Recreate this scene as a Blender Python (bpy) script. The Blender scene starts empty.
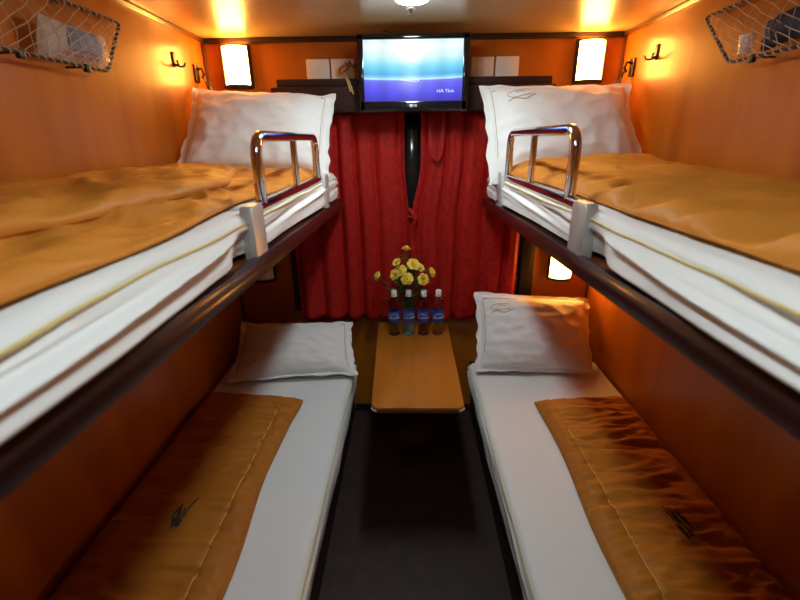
import bpy, bmesh, math, random
from mathutils import Vector, Matrix, noise
random.seed(4)
S = bpy.context.scene
COL = S.collection
PI = math.pi
def V(*a): return Vector(a)
def lerp(a, b, t): return a + (b - a) * t
def sst(a, b, x):
    t = max(0, min(1, (x - a) / (b - a))); return t * t * (3 - 2 * t)

# ------------------------------------------------------------------ materials
def srgb(r, g, b):
    f = lambda c: (c / 255) / 12.92 if c / 255 <= .04045 else ((c / 255 + .055) / 1.055) ** 2.4
    return (f(r), f(g), f(b), 1)
def mat(name, col, rough=.5, metal=0, coat=0, coat_r=.1, spec=.5, trans=0, ior=1.45, emis=None, es=0, sheen=0, bump=None, alpha=1, sss=0):
    m = bpy.data.materials.new(name); m.use_nodes = True
    n = m.node_tree.nodes; l = m.node_tree.links; p = n['Principled BSDF']
    p.inputs['Base Color'].default_value = col if len(col) == 4 else (*col, 1)
    p.inputs['Roughness'].default_value = rough; p.inputs['Metallic'].default_value = metal
    p.inputs['Coat Weight'].default_value = coat; p.inputs['Coat Roughness'].default_value = coat_r
    p.inputs['Specular IOR Level'].default_value = spec
    p.inputs['Transmission Weight'].default_value = trans; p.inputs['IOR'].default_value = ior
    p.inputs['Sheen Weight'].default_value = sheen; p.inputs['Alpha'].default_value = alpha
    p.inputs['Subsurface Weight'].default_value = sss
    if emis: p.inputs['Emission Color'].default_value = (*emis, 1); p.inputs['Emission Strength'].default_value = es
    if bump:   # (scale, strength, distance, (sx,sy,sz))
        t = n.new('ShaderNodeTexCoord'); mp = n.new('ShaderNodeMapping'); nz = n.new('ShaderNodeTexNoise'); b = n.new('ShaderNodeBump')
        mp.inputs['Scale'].default_value = bump[3]; nz.inputs['Scale'].default_value = bump[0]; nz.inputs['Detail'].default_value = 5
        b.inputs['Strength'].default_value = bump[1]; b.inputs['Distance'].default_value = bump[2]
        l.new(t.outputs['Object'], mp.inputs[0]); l.new(mp.outputs[0], nz.inputs['Vector']); l.new(nz.outputs[0], b.inputs['Height']); l.new(b.outputs[0], p.inputs['Normal'])
    return m
def varied(m, c1, c2, scale, vec=(1, 1, 1), detail=6, dist=0, p0=.35, p1=.65):
    """two-tone procedural colour driven by a stretched noise"""
    n = m.node_tree.nodes; l = m.node_tree.links; p = n['Principled BSDF']
    t = n.new('ShaderNodeTexCoord'); mp = n.new('ShaderNodeMapping'); nz = n.new('ShaderNodeTexNoise'); r = n.new('ShaderNodeValToRGB')
    mp.inputs['Scale'].default_value = vec; nz.inputs['Scale'].default_value = scale; nz.inputs['Detail'].default_value = detail; nz.inputs['Distortion'].default_value = dist
    r.color_ramp.elements[0].position = p0; r.color_ramp.elements[1].position = p1
    r.color_ramp.elements[0].color = (*c1[:3], 1); r.color_ramp.elements[1].color = (*c2[:3], 1)
    l.new(t.outputs['Object'], mp.inputs[0]); l.new(mp.outputs[0], nz.inputs['Vector']); l.new(nz.outputs[0], r.inputs[0]); l.new(r.outputs[0], p.inputs['Base Color'])
    return m
M = {}
M['wall'] = varied(mat('wall_veneer', (.5, .2, .05), rough=.4, spec=.3, coat=.32, coat_r=.19), (.38, .100, .006), (.50, .150, .009), 2.2, (3, 3, .45), 7, .6)
M['panel'] = varied(mat('panel_veneer', (.4, .15, .04), rough=.4, spec=.3, coat=.35, coat_r=.12), (.18, .045, .007), (.25, .07, .010), 2.6, (3, 3, .5), 7, .6)
M['ceil'] = varied(mat('ceiling_laminate', (.7, .6, .42), rough=.34, coat=.35, coat_r=.2), (.44, .31, .135), (.52, .37, .17), 1.5, (.6, 3, 1), 5, .3)
M['table'] = varied(mat('table_veneer', (.6, .3, .08), rough=.3, coat=.8, coat_r=.07), (.40, .130, .013), (.49, .170, .019), 3, (5, .6, 1), 7, .5)
M['tedge'] = mat('table_edge_wood', (.16, .05, .015), rough=.4, coat=.4)
M['dark'] = varied(mat('mahogany', (.04, .012, .01), rough=.3, spec=.3, coat=.3, coat_r=.15), (.018, .005, .005), (.034, .009, .008), 3, (6, .5, 6), 6)
M['darkflat'] = varied(mat('dark_wood', (.03, .01, .008), rough=.5), (.020, .007, .006), (.034, .012, .010), 4, (.7, 5, 5), 6)
M['trim'] = varied(mat('trim_wood', (.13, .045, .018), rough=.28, coat=.8, coat_r=.1), (.10, .035, .014), (.16, .055, .02), 4, (1, 1, 1), 5)
M['floor'] = varied(mat('floor_vinyl', (.02, .014, .012), rough=.55, bump=(60, .25, .002, (1, 1, 1))), (.030, .015, .012), (.044, .023, .018), 14, (1, 1, 1), 6)
M['base'] = mat('base_rubber', (.02, .016, .014), rough=.45)
M['sheet'] = mat('white_sheet', (.80, .80, .79), rough=.85, bump=(9, .35, .008, (1, .5, 1)))
M['pillow'] = mat('pillow_cotton', (.80, .79, .77), rough=.85, bump=(11, .3, .006, (1, 1, 1)))
M['thread'] = mat('gold_thread', (.40, .30, .08), rough=.6)
M['greythread'] = mat('grey_thread', (.30, .29, .25), rough=.7)
M['piping'] = mat('yellow_piping', (.66, .55, .20), rough=.6)
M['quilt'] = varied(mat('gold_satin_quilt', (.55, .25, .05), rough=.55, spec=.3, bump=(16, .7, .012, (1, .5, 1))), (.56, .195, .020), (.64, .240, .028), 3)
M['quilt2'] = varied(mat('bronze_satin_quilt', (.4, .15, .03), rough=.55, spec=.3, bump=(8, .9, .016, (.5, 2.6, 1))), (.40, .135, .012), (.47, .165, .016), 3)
M['motif'] = mat('motif_thread', (.035, .028, .030), rough=.6)
M['chrome'] = mat('chrome', (.72, .72, .76), rough=.10, metal=1)
M['steel'] = mat('brushed_steel', (.58, .59, .58), rough=.42, metal=.55)
M['stitch'] = mat('quilt_stitch', (.80, .50, .12), rough=.6)
M['iron'] = mat('dark_iron', (.06, .045, .035), rough=.35, metal=.8)
M['red'] = mat('red_curtain', (.38, .010, .012), rough=.6, spec=.3, bump=(38, .8, .005, (1, 1, .7)))
varied(M['red'], (.28, .006, .004), (.44, .011, .007), 45, (1, 1, .6), 4, 1.2)
M['glass_dark'] = mat('night_glass', (.012, .016, .018), rough=.06, spec=.8)
M['tvblack'] = mat('tv_plastic', (.008, .009, .011), rough=.12, coat=.6, coat_r=.05)
M['white_pl'] = mat('white_plastic', (.80, .74, .64), rough=.4)
M['white_txt'] = mat('white_print', (.8, .82, .85), rough=.5)
M['gap'] = mat('black_gap', (.02, .02, .02), rough=.6)
M['clip'] = mat('black_clip', (.012, .016, .018), rough=.4)
M['cord'] = mat('net_cord', (.50, .38, .26), rough=.8)
M['rod'] = mat('rod_brown', (.035, .018, .012), rough=.5)
M['water'] = mat('water_plastic', (.93, .97, 1), rough=.03, trans=1, ior=1.33)
M['cap'] = mat('white_cap', (.75, .80, .84), rough=.4)
M['label'] = varied(mat('blue_label', (.02, .04, .3), rough=.35), (.014, .03, .17), (.04, .10, .40), 30)
M['petal'] = varied(mat('yellow_petal', (.8, .6, .06), rough=.6, sss=0), (.92, .66, .05), (.98, .84, .20), 60)
M['petalin'] = mat('orange_petal', (.80, .42, .02), rough=.6)
M['leaf'] = varied(mat('leaf', (.04, .12, .02), rough=.5), (.02, .07, .012), (.06, .17, .03), 40)
M['stem'] = mat('stem', (.07, .15, .03), rough=.5)
M['vase'] = mat('green_glass_vase', (.05, .16, .06), rough=.15, coat=.5)
M['bag'] = mat('clear_film', (.80, .80, .80), rough=.18, alpha=.16, spec=.8)
M['paper'] = mat('paper_card', (.42, .32, .24), rough=.6)
M['redink'] = mat('red_ink', (.45, .03, .02), rough=.6)
M['bluecloth'] = varied(mat('blue_cloth', (.05, .07, .16), rough=.7), (.035, .05, .12), (.16, .18, .26), 30)
M['navy'] = varied(mat('navy_cloth', (.01, .012, .03), rough=.7), (.008, .009, .022), (.03, .032, .06), 20)
M['rope'] = mat('orange_tie', (.50, .16, .03), rough=.7)
M['ropey'] = mat('yellow_tie', (.55, .42, .12), rough=.7)
M['clearcup'] = mat('clear_cup', (.85, .85, .85), rough=.08, alpha=.35, spec=.9)
M['ring'] = mat('lamp_ring', (.25, .32, .36), rough=.3, metal=.5)

def lampshade(name, strength):
    m = mat(name, (.85, .75, .55), rough=.5)
    n = m.node_tree.nodes; l = m.node_tree.links; p = n['Principled BSDF']
    if strength:
        t = n.new('ShaderNodeTexCoord'); nz = n.new('ShaderNodeTexNoise'); nz.inputs['Scale'].default_value = 60
        mx = n.new('ShaderNodeMix'); mx.data_type = 'RGBA'
        mx.inputs[6].default_value = (1, .40, .065, 1); mx.inputs[7].default_value = (1, .44, .08, 1)
        l.new(t.outputs['Object'], nz.inputs['Vector']); l.new(nz.outputs[0], mx.inputs[0]); l.new(mx.outputs[2], p.inputs['Emission Color'])
        p.inputs['Emission Strength'].default_value = strength
    return m
CEIL_ES = 64
M['shade_on'] = lampshade('lit_parchment', 52)
M['shade_off'] = lampshade('unlit_parchment', 0)
M['added_fill'] = mat('added_fill_diffuser', (.7, .85, .9), rough=.4, emis=(.80, .96, 1.0), es=34)  # diffuser of the added fill light, weaker than the visible one
M['downlight'] = mat('lamp_diffuser', (.7, .85, .9), rough=.4, emis=(.83, .97, 1.0), es=CEIL_ES)

def screen_mat():
    m = bpy.data.materials.new('tv_picture'); m.use_nodes = True
    n = m.node_tree.nodes; l = m.node_tree.links; p = n['Principled BSDF']
    p.inputs['Base Color'].default_value = (.01, .01, .012, 1); p.inputs['Roughness'].default_value = .15
    t = n.new('ShaderNodeTexCoord'); sp = n.new('ShaderNodeSeparateXYZ'); l.new(t.outputs['Generated'], sp.inputs[0])
    r = n.new('ShaderNodeValToRGB'); e = r.color_ramp.elements
    st = [(0, (66, 62, 178)), (.12, (78, 74, 222)), (.30, (108, 102, 236)), (.345, (110, 130, 235)), (.365, (205, 240, 252)), (.39, (130, 205, 240)), (.44, (85, 175, 225)),
          (.58, (125, 215, 240)), (.72, (205, 242, 248)), (.88, (238, 250, 250)), (1, (215, 238, 248))]
    e[0].position = 0; e[0].color = srgb(*st[0][1]); e[1].position = 1; e[1].color = srgb(*st[-1][1])
    for q, c in st[1:-1]:
        k = e.new(q); k.color = srgb(*c)
    # the horizon bows slightly; add curvature along x
    a = n.new('ShaderNodeMath'); a.operation = 'SUBTRACT'; a.inputs[1].default_value = .45; l.new(sp.outputs[0], a.inputs[0])
    b = n.new('ShaderNodeMath'); b.operation = 'MULTIPLY'; l.new(a.outputs[0], b.inputs[0]); l.new(a.outputs[0], b.inputs[1])
    c = n.new('ShaderNodeMath'); c.operation = 'MULTIPLY_ADD'; c.inputs[1].default_value = -.10; l.new(b.outputs[0], c.inputs[0]); l.new(sp.outputs[2], c.inputs[2])
    l.new(c.outputs[0], r.inputs[0])
    w = n.new('ShaderNodeTexWave'); w.inputs['Scale'].default_value = 1.6; w.inputs['Distortion'].default_value = 1.5; l.new(t.outputs['Generated'], w.inputs['Vector'])
    mr = n.new('ShaderNodeMapRange'); mr.inputs[3].default_value = .86; mr.inputs[4].default_value = 1.0; l.new(w.outputs[1], mr.inputs[0])
    mm = n.new('ShaderNodeVectorMath'); mm.operation = 'SCALE'; l.new(r.outputs[0], mm.inputs[0]); l.new(mr.outputs[0], mm.inputs[3])
    l.new(mm.outputs[0], p.inputs['Emission Color']); p.inputs['Emission Strength'].default_value = SCREEN
    return m
SCREEN = 1.18
M['screen'] = screen_mat()
M['scrtext'] = mat('screen_caption', (.1, .1, .1), emis=(.75, .8, 1), es=SCREEN * .9)

# ------------------------------------------------------------------ mesh helpers
class MB:
    def __init__(s): s.bm = bmesh.new()
    def box(s, x0, x1, y0, y1, z0, z1, bev=0, seg=2):
        r = bmesh.ops.create_cube(s.bm, size=1)
        for v in r['verts']:
            v.co = V(lerp(x0, x1, v.co.x + .5), lerp(y0, y1, v.co.y + .5), lerp(z0, z1, v.co.z + .5))
        if bev:
            ed = set(e for v in r['verts'] for e in v.link_edges)
            bmesh.ops.bevel(s.bm, geom=list(ed), offset=bev, segments=seg, affect='EDGES', profile=.5)
        return s
    def grid(s, fn, nu, nv, closeu=False, closev=False):
        vs = [[s.bm.verts.new(fn(i / (nu if closeu else nu - 1), j / (nv if closev else nv - 1))) for j in range(nv)] for i in range(nu)]
        for i in range(nu if closeu else nu - 1):
            for j in range(nv if closev else nv - 1):
                a, b = vs[i][j], vs[(i + 1) % nu][j]; c, d = vs[(i + 1) % nu][(j + 1) % nv], vs[i][(j + 1) % nv]
                try: s.bm.faces.new((a, b, c, d))
                except ValueError: pass
        return vs
    def tube(s, pts, r, n=10, closed=False, cap=True):
        pts = [Vector(p) for p in pts]; m = len(pts)
        rr = r if isinstance(r, (list, tuple)) else [r] * m
        rings = []; up = None
        for i, p in enumerate(pts):
            if closed: t = pts[(i + 1) % m] - pts[i - 1]
            else: t = pts[min(i + 1, m - 1)] - pts[max(i - 1, 0)]
            if t.length < 1e-9: t = V(0, 0, 1)
            t.normalize()
            if up is None:
                up = t.orthogonal().normalized()
            up = (up - t * up.dot(t))
            up = up.normalized() if up.length > 1e-6 else t.orthogonal().normalized()
            w = t.cross(up)
            rings.append([s.bm.verts.new(p + (up * math.cos(2 * PI * k / n) + w * math.sin(2 * PI * k / n)) * rr[i]) for k in range(n)])
        for i in range(m if closed else m - 1):
            A, B = rings[i], rings[(i + 1) % m]
            for k in range(n): s.bm.faces.new((A[k], A[(k + 1) % n], B[(k + 1) % n], B[k]))
        if cap and not closed:
            s.bm.faces.new(rings[0]); s.bm.faces.new(rings[-1][::-1])
        return s
    def lathe(s, prof, c, n=24, axis='z', cap=True):
        rings = []
        for (r, h) in prof:
            ring = []
            for k in range(n):
                a = 2 * PI * k / n; x, y = r * math.cos(a), r * math.sin(a)
                q = V(x, y, h) if axis == 'z' else (V(x, h, y) if axis == 'y' else V(h, x, y))
                ring.append(s.bm.verts.new(Vector(c) + q))
            rings.append(ring)
        for A, B in zip(rings, rings[1:]):
            for k in range(n): s.bm.faces.new((A[k], A[(k + 1) % n], B[(k + 1) % n], B[k]))
        if cap: s.bm.faces.new(rings[0][::-1]); s.bm.faces.new(rings[-1])
        return s
    def prism(s, pts2, fn, d0, d1, bev=0):
        """closed 2D outline extruded: fn(a,b,d)->Vector"""
        A = [s.bm.verts.new(fn(a, b, d0)) for a, b in pts2]; B = [s.bm.verts.new(fn(a, b, d1)) for a, b in pts2]
        n = len(A); f = [s.bm.faces.new(A[::-1]), s.bm.faces.new(B)]
        for i in range(n): s.bm.faces.new((A[i], A[(i + 1) % n], B[(i + 1) % n], B[i]))
        if bev:
            ed = set(e for g in f for e in g.edges)
            bmesh.ops.bevel(s.bm, geom=list(ed), offset=bev, segments=2, affect='EDGES', profile=.5)
        return s
    def build(s, name, m, parent=None, smooth=True, sharp=35):
        bmesh.ops.recalc_face_normals(s.bm, faces=s.bm.faces)
        me = bpy.data.meshes.new(name); s.bm.to_mesh(me); s.bm.free()
        me.materials.append(m)
        if smooth:
            me.shade_smooth() if hasattr(me, 'shade_smooth') else None
            me.set_sharp_from_angle(angle=math.radians(sharp))
        o = bpy.data.objects.new(name, me); COL.objects.link(o)
        return attach(o, parent)
ORIGIN = {}          # world origin of every parent (things are only translated while building)
def attach(o, parent):
    if parent:
        L = ORIGIN.get(parent.name, V(0, 0, 0)); o.data.transform(Matrix.Translation(-L)); o.parent = parent; ORIGIN[o.name] = L
    return o
def tag(o, label, cat, group=None, kind=None):
    o['label'] = label; o['category'] = cat
    if group: o['group'] = group
    if kind: o['kind'] = kind
    return o
def thing(name, label, cat, loc=(0, 0, 0), group=None):
    o = bpy.data.objects.new(name, None); COL.objects.link(o); o.empty_display_size = .05
    o.location = loc; ORIGIN[o.name] = Vector(loc)
    return tag(o, label, cat, group)
def struct(o): o['kind'] = 'structure'; return o
def copy_tree(o, parent=None):
    c = o.copy(); COL.objects.link(c)
    if parent: c.parent = parent
    for ch in list(o.children): copy_tree(ch, c)
    return c
def rnd_path(pts, r, seg=6):
    """polyline with rounded corners"""
    pts = [Vector(p) for p in pts]; out = [pts[0]]
    for a, b, c in zip(pts, pts[1:], pts[2:]):
        u = (a - b).normalized(); w = (c - b).normalized(); p0, p1 = b + u * r, b + w * r
        for k in range(seg + 1):
            t = k / seg; out.append(p0 * (1 - t) ** 2 + b * 2 * t * (1 - t) + p1 * t * t)
    out.append(pts[-1]); return out
def text_mesh(body, size, extr=.0004, font_bold=False):
    cu = bpy.data.curves.new('t', 'FONT'); cu.body = body; cu.size = size; cu.extrude = extr; cu.align_x = 'CENTER'; cu.align_y = 'CENTER'
    if font_bold: cu.offset = size * .02
    ob = bpy.data.objects.new('t', cu); COL.objects.link(ob)
    dg = bpy.context.evaluated_depsgraph_get(); me = bpy.data.meshes.new_from_object(ob.evaluated_get(dg))
    bpy.data.objects.remove(ob); bpy.data.curves.remove(cu)
    return me
def text_obj(name, body, size, fn, m, parent):
    me = text_mesh(body, size)
    for v in me.vertices: v.co = fn(v.co)
    me.materials.clear(); me.materials.append(m)
    o = bpy.data.objects.new(name, me); COL.objects.link(o)
    return attach(o, parent)
def ns(x, y, z, s=1): return noise.noise(V(x * s, y * s, z * s))
def fr(x, y, z, o=3): return noise.fractal(V(x, y, z), 1.0, 2.0, o)
def ridge(x, y, z=0): return 1 - 2 * abs(noise.noise(V(x, y, z)))

# ------------------------------------------------------------------ room shell
XW, YB, YF, ZC = 1.0, 2.31, -.35, 2.08
def sbox(name, m, *a, bev=0): return struct(MB().box(*a, bev=bev).build(name, m))
sbox('floor', M['floor'], -1.06, 1.06, YF - .06, YB + .06, -.05, 0)
sbox('ceiling', M['ceil'], -1.06, 1.06, YF - .06, YB + .06, ZC, ZC + .04)
sbox('wall_left', M['wall'], -XW - .05, -XW, YF, YB, 0, ZC)
sbox('wall_right', M['wall'], XW, XW + .05, YF, YB, 0, ZC)
mb = MB()   # window wall with the opening of the window
mb.box(-XW - .05, -.62, YB, YB + .05, 0, ZC); mb.box(.62, XW + .05, YB, YB + .05, 0, ZC)
mb.box(-.62, .62, YB, YB + .05, 0, .82); mb.box(-.62, .62, YB, YB + .05, 1.74, ZC)
struct(mb.build('wall_back', M['wall']))
sbox('wall_front', M['panel'], -XW - .05, XW + .05, YF - .05, YF, 0, ZC)
d = struct(MB().box(-.34, .34, YF + .001, YF + .03, 0, 1.95, .004).build('door_1', M['panel']))
MB().tube(rnd_path([V(.27, YF + .03, .95), V(.27, YF + .07, .95), V(.27, YF + .07, 1.10), V(.27, YF + .03, 1.10)], .015), .007).build('handle', M['chrome'], d)
# trims
sbox('trim_1', M['trim'], -XW, -XW + .018, YF, YB, ZC - .018, ZC, bev=.005)
sbox('trim_2', M['trim'], XW - .018, XW, YF, YB, ZC - .018, ZC, bev=.005)
sbox('trim_3', M['darkflat'], -XW + .018, XW - .018, YB - .016, YB, ZC - .022, ZC, bev=.003)
sbox('trim_4', M['trim'], -XW, -XW + .014, YB - .014, YB, .06, ZC - .018, bev=.004)
sbox('trim_5', M['trim'], XW - .014, XW, YB - .014, YB, .06, ZC - .018, bev=.004)
sbox('baseboard_back', M['base'], -.36, .36, YB - .012, YB, 0, .045, bev=.002)
# window: dark casing, sash and black night glass
w = MB()
w.box(-.675, -.60, YB - .035, YB, .70, 1.86, .004); w.box(.60, .675, YB - .035, YB, .70, 1.86, .004)
w.box(-.60, .60, YB - .035, YB, .70, .79, .004); w.box(-.60, .60, YB - .03, YB, 1.74, 1.86, .004)
win = struct(w.build('window_1', M['darkflat']))
w = MB(); w.box(-.60, .60, YB - .004, YB + .002, .79, 1.74); w.build('pane', M['glass_dark'], win)
w = MB(); w.box(-.05, .05, YB - .02, YB - .004, .79, 1.74, .004); w.build('mullion', M['tvblack'], win)

# curtain box over the window: two stepped boards
t = thing('curtain_box', 'dark wooden stepped curtain box above the window, behind the television', 'pelmet', (0, 2.2, 1.75))
MB().box(-.65, .652, 2.155, 2.275, 1.745, 1.853, .006).build('front_board', M['darkflat'], t)
MB().box(-.626, .638, 2.175, 2.31, 1.853, 1.888, .005).build('top_board', M['darkflat'], t)

# ------------------------------------------------------------------ curtains
def curtain(x0, x1, seed, label, nf, tail=False):
    th = .0016
    def pt(u, v):
        z = lerp(.668, 1.752, v)
        ph = u * nf * 2 * PI + 1.1 * math.sin(u * 9 + seed) + .9 * ns(u * 3, v * .8, seed)
        amp = .014 * lerp(1.25, .8, v) * (.75 + .6 * ns(u * 5, v * .7, seed * 2))
        gather = .018 * sst(.55, .25, abs(v - .42)) * (1 if not tail else -1)
        x = lerp(x0, x1, u)
        # inner edges lean so that the slit between the two narrows downwards
        if not tail: x += .022 * u * u * sst(.80, .48, v)
        if tail: x -= .052 * (1 - u) ** 2 * sst(.80, .48, v)
        x += .004 * math.cos(ph) + .004 * ns(u * 5, v * 3, seed + 3)
        y = 2.238 + amp * math.sin(ph) + .004 * ns(u * 7, v * 5, seed) - .004 * math.sin(ph * 2 + 1)
        z += .004 * math.sin(ph) * (1 - v)
        return V(x, y, z)
    mb = MB(); nu, nv = 150, 46
    mb.grid(lambda u, v: pt(u, v), nu, nv)
    o = mb.build('window_curtain', M['red'], sharp=80)
    md = o.modifiers.new('thick', 'SOLIDIFY'); md.thickness = .003
    tag(o, label, 'curtain', 'red curtains'); return o
cl = curtain(-.635, -.032, 1.3, 'red brocade curtain left of the dark slit, its left end behind the bunk', 5.6)
cr = curtain(.040, .575, 4.1, 'red brocade curtain right of the dark slit, with a hanging tieback loop', 5.2, True)
# tieback loop of the right curtain and the little knot in the slit
lp = [V(.085, 2.212, 1.745), V(.088, 2.207, 1.62), V(.098, 2.205, 1.545), V(.120, 2.204, 1.520), V(.140, 2.205, 1.545), V(.148, 2.207, 1.62), V(.150, 2.212, 1.745)]
mb = MB()
def strap(path, w, th, mb):
    path = [Vector(p) for p in path]
    def f(u, v):
        i = min(int(u * (len(path) - 1)), len(path) - 2); q = u * (len(path) - 1) - i
        c = path[i].lerp(path[i + 1], q); tan = (path[i + 1] - path[i]).normalized(); side = tan.cross(V(0, 1, 0)).normalized()
        k = [(-1, -1), (1, -1), (1, 1), (-1, 1)][int(round(v * 4)) % 4]
        return c + side * k[0] * w / 2 + V(0, 1, 0) * k[1] * th / 2
    mb.grid(f, len(path) * 4, 4, closev=True)
strap(rnd_path(lp, .02, 4), .014, .003, mb); mb.build('tieback', M['red'], cr)
mb = MB(); mb.tube([V(-.02, 2.228, 1.29), V(0, 2.220, 1.27), V(.02, 2.218, 1.235), V(.005, 2.220, 1.20), V(.012, 2.222, 1.14)], [.006, .014, .013, .010, .004], 8)
mb.tube([V(-.03, 2.222, 1.25), V(.0, 2.216, 1.245), V(.028, 2.220, 1.26)], [.004, .009, .004], 8); mb.build('knot', M['red'], cl)

# ------------------------------------------------------------------ television
tv = thing('television', 'black flat television showing a blue and white picture above the window', 'television', (0, 2.1, 1.74))
x0, x1, z0, z1 = -.238, .246, 1.738, 2.044
MB().box(x0, x1, 2.085, 2.135, z0, z1, .010, 3).build('casing', M['tvblack'], tv)
sx0, sx1, sz0, sz1 = -.211, .218, 1.783, 2.022
mb = MB(); y0 = 2.078
mb.box(x0 + .002, x1 - .002, y0, 2.086, sz1, z1 - .001, .003); mb.box(x0 + .006, x1 - .006, y0, 2.086, z0 + .002, sz0, .003)
mb.box(x0 + .002, sx0, y0, 2.086, z0 + .006, z1 - .004, .003); mb.box(sx1, x1 - .002, y0, 2.086, z0 + .006, z1 - .004, .003)
mb.build('bezel', M['tvblack'], tv)
scr = MB().box(sx0 - .002, sx1 + .002, 2.0825, 2.0845, sz0 - .002, sz1 + .002).build('screen', M['screen'], tv, smooth=False)
text_obj('caption', 'HÀ Tĩnh', .018, lambda c: V(.145 + c.x * 1.2, 2.0815 - c.z * .3, 1.8215 + c.y), M['scrtext'], scr)
# little bright squiggle below the horizon of the picture
MB().tube([V(-.055, 2.082, 1.868), V(-.02, 2.082, 1.864), V(.02, 2.082, 1.861), V(.030, 2.082, 1.864), V(.024, 2.082, 1.868), V(-.01, 2.082, 1.8675)], .0017, 6).build('swirl', M['scrtext'], scr)
# round badge and two letters on the lower bezel
mb = MB(); mb.lathe([(.0066, -.0012), (.0066, 0)], V(-.006, 2.078, 1.764), 20, 'y'); bd = mb.build('badge', M['white_txt'], tv)
mb = MB(); mb.tube([V(-.006 + .0042 * math.cos(a), 2.0765, 1.764 + .0042 * math.sin(a)) for a in [math.radians(d) for d in range(90, 370, 20)]], .0006, 5)
mb.tube([V(-.0018, 2.0765, 1.764), V(-.005, 2.0765, 1.764)], .0006, 5); mb.tube([V(-.0065, 2.0765, 1.7665), V(-.0065, 2.0765, 1.7618), V(-.0045, 2.0765, 1.7618)], .0005, 5)
mb.build('badge_mark', M['redink'], bd)
text_obj('lettering', 'LG', .0135, lambda c: V(.0125 + c.x, 2.0775 - c.z, 1.764 + c.y), M['white_txt'], tv)
mb = MB(); mb.box(-.06, .07, 2.135, 2.156, 1.80, 1.93, .004); mb.box(-.03, .04, 2.13, 2.156, 1.755, 1.80, .002); mb.build('wall_bracket', M['iron'], tv)
MB().tube([V(-.135, 2.13, 2.035), V(-.135, 2.12, 2.052), V(-.125, 2.13, 2.061), V(-.10, 2.15, 2.064), V(-.09, 2.2, 2.062), V(-.09, 2.285, 2.05)], .0022, 6).build('cable', M['clip'], tv)

# ------------------------------------------------------------------ white wall boxes beside the television
def wbox(xa, xb, label):
    t = thing('wall_box', label, 'switch plate', ((xa + xb) / 2, YB, 1.89), 'white plates beside the television')
    MB().box(xa, xb, YB - .022, YB, 1.889, 1.985, .004).build('cover', M['white_pl'], t)
    xc = (xa + xb) / 2
    MB().lathe([(.006, -.0055), (.0065, -.004), (.0065, 0)], V(xc, YB - .022, 1.937), 14, 'y').build('keyhole', M['white_pl'], t)
wbox(-.505, -.395, 'white square plate, farthest left of the four beside the television')
wbox(-.387, -.277, 'white square plate with the tangled ties in front, left of the television')
wbox(.282, .389, 'white square plate nearest the right edge of the television')
wbox(.397, .507, 'white square plate, farthest right of the four beside the television')
t = thing('tie_bundle', 'tangled orange and yellow ties hanging in front of a white plate', 'cable', (-.32, 2.27, 1.89))
mb = MB()
for k in range(7):
    a = random.uniform(0, 6); c = V(-.318, 2.262, 1.936)
    mb.tube([c + V(.026 * math.cos(a + j * .9) * (1 + .2 * k / 7), -.006 + .008 * math.sin(k + j), .018 * math.sin(a * 1.3 + j * 1.1)) for j in range(7)], .0032, 6)
mb.build('orange_loops', M['rope'], t)
mb = MB(); mb.tube([V(-.325, 2.262, 1.93), V(-.305, 2.25, 1.905), V(-.295, 2.17, 1.885), V(-.285, 2.150, 1.87), V(-.268, 2.148, 1.82)], .0035, 6)
mb.tube([V(-.335, 2.262, 1.925), V(-.315, 2.25, 1.90), V(-.300, 2.165, 1.887), V(-.290, 2.149, 1.86), V(-.280, 2.148, 1.83)], .003, 6); mb.build('yellow_tail', M['ropey'], t)
mb = MB()
for k in range(4):
    c = V(-.318 + .018 * k, 2.258, 1.95 + .008 * math.sin(k * 2)); mb.tube([c, c + V(.008, -.006, .012), c + V(.014, 0, .004), c + V(.010, .002, -.01)], .0035, 6)
mb.build('black_clips', M['clip'], t)

# ------------------------------------------------------------------ wall lamps
def lamp(xc, zc, on, label):
    t = thing('wall_lamp', label, 'wall lamp', (xc, YB, zc - .09), 'wall lamps at the head of the bunks')
    hw, hh = .068, .094; s = 1
    mb = MB(); mb.box(xc - hw, xc + hw, YB - .012, YB, zc - hh, zc + hh, .003)
    mb.build('back_plate', M['darkflat'], t)
    for xa in (xc - hw, xc + hw - .008): MB().box(xa, xa + .008, YB - .034, YB - .012, zc - hh, zc + hh, .003).build('side_cheek', M['darkflat'], t)
    arc = [(-.060 * math.cos(a), -.046 * math.sin(a)) for a in [PI * k / 14 for k in range(15)]]
    arcb = [(-.066 * math.cos(a), -.058 * math.sin(a)) for a in [PI * k / 14 for k in range(15)]]
    mb = MB(); mb.prism(arcb, lambda a, b, d: V(xc + a, YB - .012 + b, d), zc - hh, zc - hh + .014, .002); mb.build('base', M['darkflat'], t)
    sh = MB().prism(arc, lambda a, b, d: V(xc + a, YB - .0165 + b, d), zc - hh + .015, zc + hh - .010, .003).build('lamp_shade', M['shade_on' if on else 'shade_off'], t)
lamp(-.838, 1.958, True, 'lit parchment wall lamp above the pillow of the upper left bunk')
lamp(.838, 1.958, True, 'lit parchment wall lamp above the pillow of the upper right bunk')
lamp(.824, .975, True, 'lit parchment wall lamp above the pillow of the lower right bunk')
lamp(-.838, .975, False, 'unlit parchment wall lamp above the pillow of the lower left bunk')

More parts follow.
